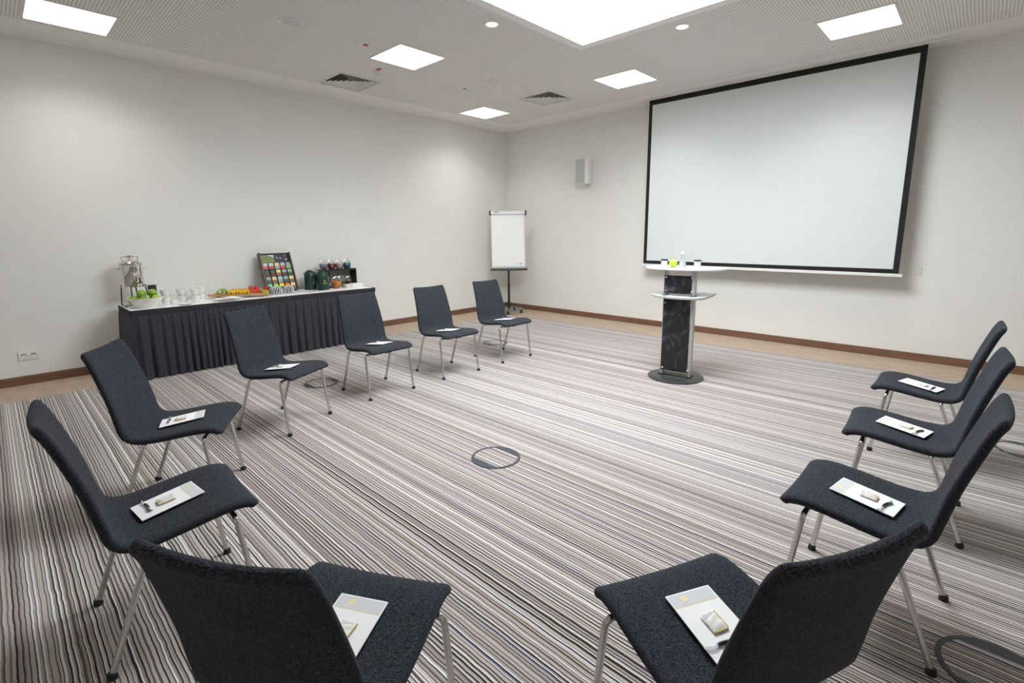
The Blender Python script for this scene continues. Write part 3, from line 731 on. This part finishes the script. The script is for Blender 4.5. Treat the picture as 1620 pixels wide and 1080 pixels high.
# ---- fruit board
OAK = streaked('oak_board', (.40, .20, .07), (.56, .31, .12), (2, 14, 2), 1.0, .3, .7, rough=.5)
brx, bry, brz = .40, -5.13, math.radians(-63)
FB = Tr(.400, -5.145, TZ, math.radians(69))
t = thing('serving_board', 'raised wooden serving board loaded with cut fruit', 'serving board', mw=FB)
part('board', MB().box(-.31, .31, -.105, .105, .028, .050), OAK, t, .005)
for s in (-1, 1): part('foot', MB().box(s * .25 - .02, s * .25 + .02, -.09, .09, 0, .028), OAK, t, .003)
part('handle', MB().box(-.355, -.31, -.03, .03, .030, .048), OAK, t, .006)
def onb(u, v, z=.05, rz=0, ry=0): return FB @ Tr(u, v, z, rz, ry)
t = thing('grape_bunch', 'bunch of green grapes at the left end of the serving board', 'grapes', mw=onb(-.20, .02))
GR = mat('grape_green', (.33, .45, .06), rough=.25)
g_me = MB().ball((0, 0, 0), .0125, 10, 7).mesh('grape', GR, 80)
rg = random.Random(5); ORD = ['first', 'second', 'third', 'fourth', 'fifth', 'sixth', 'seventh', 'eighth', 'ninth']
for k in range(26):
    lvl = k % 3; rad = (.055, .04, .02)[lvl]; a = rg.uniform(0, 2 * PI)
    link('grape', g_me, t, Matrix.Translation((rad * math.cos(a) * 1.2, rad * math.sin(a), .012 + .020 * lvl)))
PINE = mat('pineapple_yellow', (.80, .52, .02), rough=.4, noise=.15, nscale=50); ORAN = mat('melon_orange', (.80, .30, .03), rough=.4, noise=.1, nscale=50)
STRAW = mat('strawberry_red', (.52, .025, .02), rough=.3, noise=.2, nscale=90); MELON = mat('melon_red', (.66, .09, .05), rough=.4, noise=.12, nscale=60); KIWI = mat('kiwi_green', (.38, .52, .05), rough=.35, noise=.2, nscale=60)
LEAF = mat('leaf_green', (.06, .16, .03), rough=.5)
def wedge(r, th):
    pts = [(0, 0)] + [(r * math.cos(a), r * math.sin(a)) for a in [PI * k / 10 for k in range(11)]]
    return MB().prism([(r * math.cos(PI * k / 10), r * math.sin(PI * k / 10)) for k in range(11)], 0, th)
pw = wedge(.044, .018).mesh('slice', PINE); ow = wedge(.050, .018).mesh('slice', ORAN); mw_ = wedge(.046, .018).mesh('slice', MELON)
kw = MB().lathe([(.0001, 0), (.026, 0), (.027, .006), (.026, .012), (.0001, .012)], 18, closed=False).mesh('slice', KIWI)
for k in range(8):
    m_ = onb(-.115 + .029 * k, -.052 + .004 * (k % 3), .052, 1.35 + rg.uniform(-.12, .12)) @ Matrix.Rotation(.95, 4, 'X')
    tag(link('pineapple_slice', pw, None, m_), 'yellow pineapple slice on the serving board, %s from left in the pineapple row' % ORD[k], 'fruit slice', 'pineapple slices on the serving board')
for k in range(5):
    m_ = onb(-.085 + .036 * k, .050, .052, 1.35 + rg.uniform(-.1, .1)) @ Matrix.Rotation(1.0, 4, 'X')
    tag(link('cantaloupe_slice', ow, None, m_), 'orange melon slice at the rear of the serving board, %s from left' % ORD[k], 'fruit slice', 'orange melon slices on the serving board')
for k in range(4):
    m_ = onb(.130 + .030 * k, -.052, .052, 1.35 + rg.uniform(-.1, .1)) @ Matrix.Rotation(.95, 4, 'X')
    tag(link('watermelon_slice', mw_, None, m_), 'red melon slice at the front of the serving board, %s from left' % ORD[k], 'fruit slice', 'red melon slices on the serving board')
sb = MB().lathe([(.0001, 0), (.006, .001), (.020, .022), (.024, .037), (.018, .047), (.0001, .050)], 14, closed=False).mesh('flesh', STRAW)
lf = MB().lathe([(.019, .046), (.010, .052), (.0001, .054)], 7, closed=False).mesh('leaves', LEAF)
for k in range(9):
    m_ = onb(.08 + .024 * k, .022 + .028 * (k % 3), .078 + .006 * (k % 3), rg.uniform(0, 6), rg.uniform(1.0, 1.7))
    t = thing('strawberry', 'red strawberry in the %s strawberry row of the serving board, %s from left' % (('front', 'middle', 'rear')[k % 3], ORD[k // 3]), 'strawberry', mw=m_, group='strawberries on the serving board')
    link('flesh', sb, t); link('leaves', lf, t)
for k in range(4):
    m_ = onb(.245 + .016 * k, -.045 + .004 * k, .054, 1.4) @ Matrix.Rotation(.8 - .1 * k, 4, 'X')
    tag(link('kiwi_slice', kw, None, m_), 'green kiwi slice at the right end of the serving board, %s from left' % ORD[k], 'fruit slice', 'kiwi slices on the serving board')

# ---- napkins and plates
t = thing('napkin_plate', 'white plate with a folded white napkin in front of the fruit board', 'plate', (.585, -5.36, TZ))
part('plate', MB().lathe([(.0001, 0), (.07, 0), (.125, .014), (.124, .018), (.07, .006), (.0001, .005)], 40, closed=False), PORC, t)
nv = []; nf = []
for i in range(15):
    for j in range(11):
        u, v = i / 14 * 2 - 1, j / 10 * 2 - 1
        z = .020 + .030 * max(0, 1 - u * u) * (.55 + .45 * math.sin(4 * u + 2.2 * v)) * (1 - .6 * v * v)
        nv.append((v * .06, u * .15, z))
for i in range(14):
    for j in range(10): a = i * 11 + j; nf.append((a, a + 1, a + 12, a + 11))
nk = part('napkin', MB().add(nv, nf), LINEN, t, sharp=180); nk.modifiers.new('thick', 'SOLIDIFY').thickness = .003
t = thing('napkin_stack', 'stack of white paper napkins behind the serving board, left of the tea display', 'napkins', (.22, -4.93, TZ), .2)
for k in range(5): part('napkin', MB().box(-.06, .06, -.07, .07, .016 * k, .016 * k + .0145), LINEN, t, .002)
t = thing('napkin_stack', 'cream napkin stack before the black shelf on the buffet', 'napkins', (.42, -3.745, TZ), .1)
for k in range(3): part('napkin', MB().box(-.05, .05, -.042, .042, .016 * k, .016 * k + .015), mat('cream_linen', (.66, .64, .56), rough=.8), t, .002)
t = thing('napkin_stack', 'white napkin stack at the right end of the buffet', 'napkins', (.42, -3.605, TZ), -.05)
for k in range(4): part('napkin', MB().box(-.06, .06, -.085, .085, .013 * k, .013 * k + .012), LINEN, t, .002)

# ---- tea display case (leaning open case)
lean = math.radians(22.5)
TC = Tr(.305, -4.612, TZ + .012) @ Matrix.Rotation(PI / 2, 4, 'Z') @ Matrix.Rotation(-lean, 4, 'X')   # local x along the wall, local -y faces the room, z up
DW = mat('case_darkwood', (.035, .022, .020), rough=.4)
hw, hh = .195, .535
t = thing('tea_display', 'dark wooden tea display case with picture header leaning on the buffet', 'tea display', mw=TC)
part('back_panel', MB().box(-hw, hw, 0, .008, 0, hh), DW, t)
for s in (-1, 1): part('side_rail', MB().box(s * hw - .010, s * hw + .010, -.055, .012, 0, hh), mat('case_edge', (.075, .045, .042), rough=.4), t, .003)
part('bottom_rail', MB().box(-hw, hw, -.055, .010, 0, .020), DW, t, .003)
part('top_rail', MB().box(-hw, hw, -.02, .010, hh - .015, hh), BLACK, t, .002)
part('header_board', MB().box(-hw + .01, hw - .01, -.010, 0, hh - .135, hh - .015), BLACK, t)
GREENP = streaked('tea_field_print', (.08, .12, .03), (.24, .28, .09), (3, 1, 14), 1.2, .3, .7, rough=.4)
part('field_picture', MB().box(-hw + .025, -.005, -.012, -.010, hh - .128, hh - .022), GREENP, t)
part('sky_picture', MB().add([(-.085, -.013, hh - .024), (-.006, -.013, hh - .024), (-.006, -.013, hh - .062), (-.04, -.013, hh - .042), (-.085, -.012, hh - .024), (-.006, -.012, hh - .024), (-.006, -.012, hh - .062), (-.04, -.012, hh - .042)],
     [(0, 1, 2, 3), (4, 7, 6, 5), (0, 4, 5, 1), (1, 5, 6, 2), (2, 6, 7, 3), (3, 7, 4, 0)]), mat('sky_print', (.62, .64, .66), rough=.5), t)
part('night_picture', MB().box(.0, hw - .015, -.012, -.010, hh - .128, hh - .022), mat('night_print', (.012, .012, .035), rough=.4), t)
for px_, pz_, sz_ in ((.03, hh - .062, .016), (.075, hh - .070, .016), (.145, hh - .090, .020), (.14, hh - .035, .010)):
    part('picture_highlight', MB().prism(circ(sz_ * .6, 10), 0, .001, Tr(px_, -.0125, pz_) @ Matrix.Rotation(PI / 2, 4, 'X')), mat('pale_print', (.60, .60, .68), rough=.5), t)
for k in range(1, 4): part('shelf_rail', MB().box(-hw + .01, hw - .01, -.045, 0, .02 + .095 * k - .004, .02 + .095 * k), DW, t)
cols = {'white': (.52, .56, .58), 'red': (.62, .03, .03), 'crimson': (.45, .03, .06), 'cream': (.72, .58, .30), 'green': (.20, .50, .08), 'dgreen': (.015, .09, .04), 'dred': (.10, .010, .012),
        'blue': (.40, .50, .58), 'grey': (.30, .35, .34), 'mint': (.16, .58, .34), 'lgreen': (.36, .58, .12), 'yellow': (.85, .66, .03), 'orange': (.72, .16, .02), 'brown': (.28, .10, .04)}
def cm_(c): return mat('tea_' + c, cols[c], rough=.45)
grid = [[('white', 'red'), ('white', 'crimson'), ('cream', 'grey'), ('blue', 'red'), ('grey', 'green')],
        [('dgreen', 'dred'), ('dgreen', 'dred'), ('cream', 'brown'), ('grey', 'dred'), ('grey', 'dgreen')],
        [('grey', 'dgreen'), ('cream', 'brown'), ('blue', 'grey'), ('grey', 'dgreen'), ('cream', 'brown')],
        [('mint', 'grey'), ('lgreen', 'grey'), ('yellow', 'dgreen'), ('orange', 'brown'), ('cream', 'brown')]]
words_c = {'white': 'white', 'cream': 'cream', 'blue': 'pale blue', 'grey': 'grey', 'dgreen': 'dark green', 'mint': 'mint green', 'lgreen': 'light green', 'yellow': 'yellow', 'orange': 'orange', 'red': 'red', 'crimson': 'crimson', 'dred': 'dark red', 'brown': 'brown', 'green': 'green'}
rn = ['top', 'second', 'third', 'bottom']; cn = ['first', 'second', 'third', 'fourth', 'fifth']
for r in range(4):
    for c in range(5):
        a, b = grid[r][c]; z0 = .020 + .095 * (3 - r) + .002; xc = -.148 + .074 * c
        t = thing('tea_packet', '%s and %s tea packet, %s row, %s from left in tea display' % (words_c[a], words_c[b], rn[r], cn[c]), 'tea packet', mw=TC @ Tr(xc, -.022, z0) @ Matrix.Rotation(.12, 4, 'X'), group='tea packets in the display')
        part('envelope', MB().box(-.029, .029, -.012, .010, 0, .085), cm_(a), t, .003)
        part('label_band', MB().box(-.030, .030, -.0135, -.0115, .004, .042), cm_(b), t)

# ---- ribbed cups in front of the display
RIB = mat('frosted_rib', (.66, .68, .68), rough=.2)
for x, y, lab in ((.44, -4.735, 'ribbed glass dome in front of the tea display, left one'), (.44, -4.585, 'ribbed glass dome in front of the tea display, right one')):
    t = thing('ribbed_glass', lab, 'glass', (x, y, TZ), 0, 'ribbed glass domes before the tea display')
    part('dome', MB().lathe([(.060, 0), (.060, .05), (.050, .082), (.030, .096), (.0001, .100)], 28, closed=False), mat('smoky_glass', (.50, .52, .52), rough=.05, trans=.8, ior=1.15), t)
    for k in range(12):
        a = 2 * PI * k / 12
        part('rib', MB().tube([(.062 * math.cos(a), .062 * math.sin(a), 0), (.064 * math.cos(a + .2), .064 * math.sin(a + .2), .05), (.052 * math.cos(a + .45), .052 * math.sin(a + .45), .084), (.02 * math.cos(a + .7), .02 * math.sin(a + .7), .102)], .005, 6), RIB, t)
# ---- spoons
sp_me = MB().tube([(0, -.07, .004), (0, 0, .006), (0, .035, .005)], [.004, .003, .0028], 8).ball((0, .055, .006), .02, 12, 6, (.75, 1.2, .25)).mesh('teaspoon', STEEL, 60)
for k in range(6):
    tag(link('teaspoon', sp_me, None, Tr(.46 + .022 * (k % 3) , -4.40 + .034 * k, TZ, -.9 + .15 * (k % 2))), 'small steel teaspoon left of the green kettles, %s from the left' % ORD[k], 'spoon', 'teaspoons on the buffet')

# ---- green tea pots
KG = mat('bottle_green', (.008, .045, .032), rough=.35); GLD = mat('gold_print', (.55, .36, .08), rough=.4, metal=.3)
def pot(label, x, y, rz, s=1.0):
    t = thing('tea_kettle', label, 'kettle', (x, y, TZ), rz, 'dark green kettles')
    part('base', MB().lathe([(.0001, 0), (.080, 0), (.080, .016), (.0001, .018)], 32, closed=False), BLACK, t)
    part('body', MB().lathe([(.0001, .016), (.076, .016), (.079, .03), (.077, .16), (.073, .205), (.060, .240), (.035, .258), (.0001, .264)], 32, closed=False), KG, t)
    part('lid', MB().lathe([(.042, .254), (.040, .264), (.014, .270), (.0001, .272)], 24, closed=False), BLACK, t)
    part('handle', MB().tube([(0, .055, .235), (0, .095, .225), (0, .110, .17), (0, .102, .10), (0, .075, .075)], .009, 8), BLACK, t)
    part('spout', MB().tube([(0, -.060, .195), (0, -.088, .222), (0, -.10, .232)], [.018, .012, .010], 10), KG, t)
    e = part('emblem', MB().prism(circ(.012, 12), 0, .002, Tr(.0765, 0, .125) @ Matrix.Rotation(PI / 2, 4, 'Y')), GLD, t)
    m = MB()
    for k in range(5): m.box(.0735, .0785, -.028 + .012 * k, -.0195 + .012 * k, .086, .098)
    part('lettering', m, GLD, e)
pot('dark green kettle on the left, with gold emblem, behind the teaspoons', .25, -4.200, .3)
pot('dark green kettle on the right, with gold emblem, before the black shelf', .405, -4.095, -.1)

# ---- black shelf with glass pots
SX0, SX1, SYa, SYb = .10, .27, -4.00, -3.50
t = thing('display_shelf', 'low black shelf holding glass teapots at the right end of the buffet', 'shelf', ((SX0 + SX1) / 2, (SYa + SYb) / 2, TZ))
cx, cy = t.location.x, t.location.y; hx, hy = (SX1 - SX0) / 2, (SYb - SYa) / 2
part('top_board', MB().box(-hx, hx, -hy, hy, .235, .258), BLACK, t, .003)
part('bottom_board', MB().box(-hx, hx, -hy, hy, 0, .012), BLACK, t, .002)
for s in (-1, 1): part('side_panel', MB().box(-hx, hx, s * hy - (.018 if s > 0 else 0), s * hy + (.018 if s < 0 else 0), .012, .235), BLACK, t, .002)
part('back_panel', MB().box(-hx, -hx + .006, -hy + .018, hy - .018, .012, .235), mat('shelf_back_grey', (.34, .33, .31), rough=.6), t)
def globe(label, x, y, z, tint, r=.060, group='glass globe teapots', fill=.6):
    t = thing('glass_teapot', label, 'teapot', (x, y, z), 0, group)
    part('globe', MB().lathe([(.0001, 0), (r * .6, 0), (r * .92, r * .45), (r, r * .9), (r * .85, r * 1.45), (r * .55, r * 1.72), (r * .5, r * 1.80), (r * .48, r * 1.72), (r * .80, r * 1.42), (r * .95, r * .9), (r * .86, r * .47), (r * .55, .004), (.0001, .004)], 24, closed=False), GLASS, t)
    part('infusion', MB().lathe([(.0001, .005), (r * .54, .006), (r * .85, r * .47), (r * .935, r * .9), (r * .90, r * (.9 + fill * .5)), (.0001, r * (.92 + fill * .5))], 24, closed=False), tint, t)
    part('handle', MB().tube([(0, r * .8 * math.cos(a), r * 1.3 + r * .95 * math.sin(a)) for a in [PI * k / 12 for k in range(13)]], .004, 8), STEEL, t)
tz = TZ + .258
for y, c, w_ in ((-3.965, (.26, .24, .31), 'lilac-grey'), (-3.845, (.20, .05, .04), 'dark red'), (-3.725, (.62, .42, .40), 'pale pink'), (-3.605, (.03, .22, .27), 'teal')):
    globe('glass teapot with %s contents on top of the black shelf' % w_, .19, y, tz, mat('tea_' + w_.replace(' ', '_'), c, rough=.4), .059, fill=1.0)
globe('glass teapot with orange fruit infusion before the black shelf', .385, -3.885, TZ, mat('tea_orange_fruit', (.70, .22, .02), rough=.4, noise=.5, nscale=30), .072, fill=1.0)
globe('glass teapot with green leaves inside the black shelf', .22, -3.735, TZ + .012, mat('tea_mint_leaf', (.10, .24, .10), rough=.4, noise=.6, nscale=30), .062)
globe('glass teapot with red contents inside the black shelf', .20, -3.595, TZ + .012, mat('tea_red_berry', (.22, .03, .03), rough=.4, noise=.4, nscale=30), .056, fill=.2)
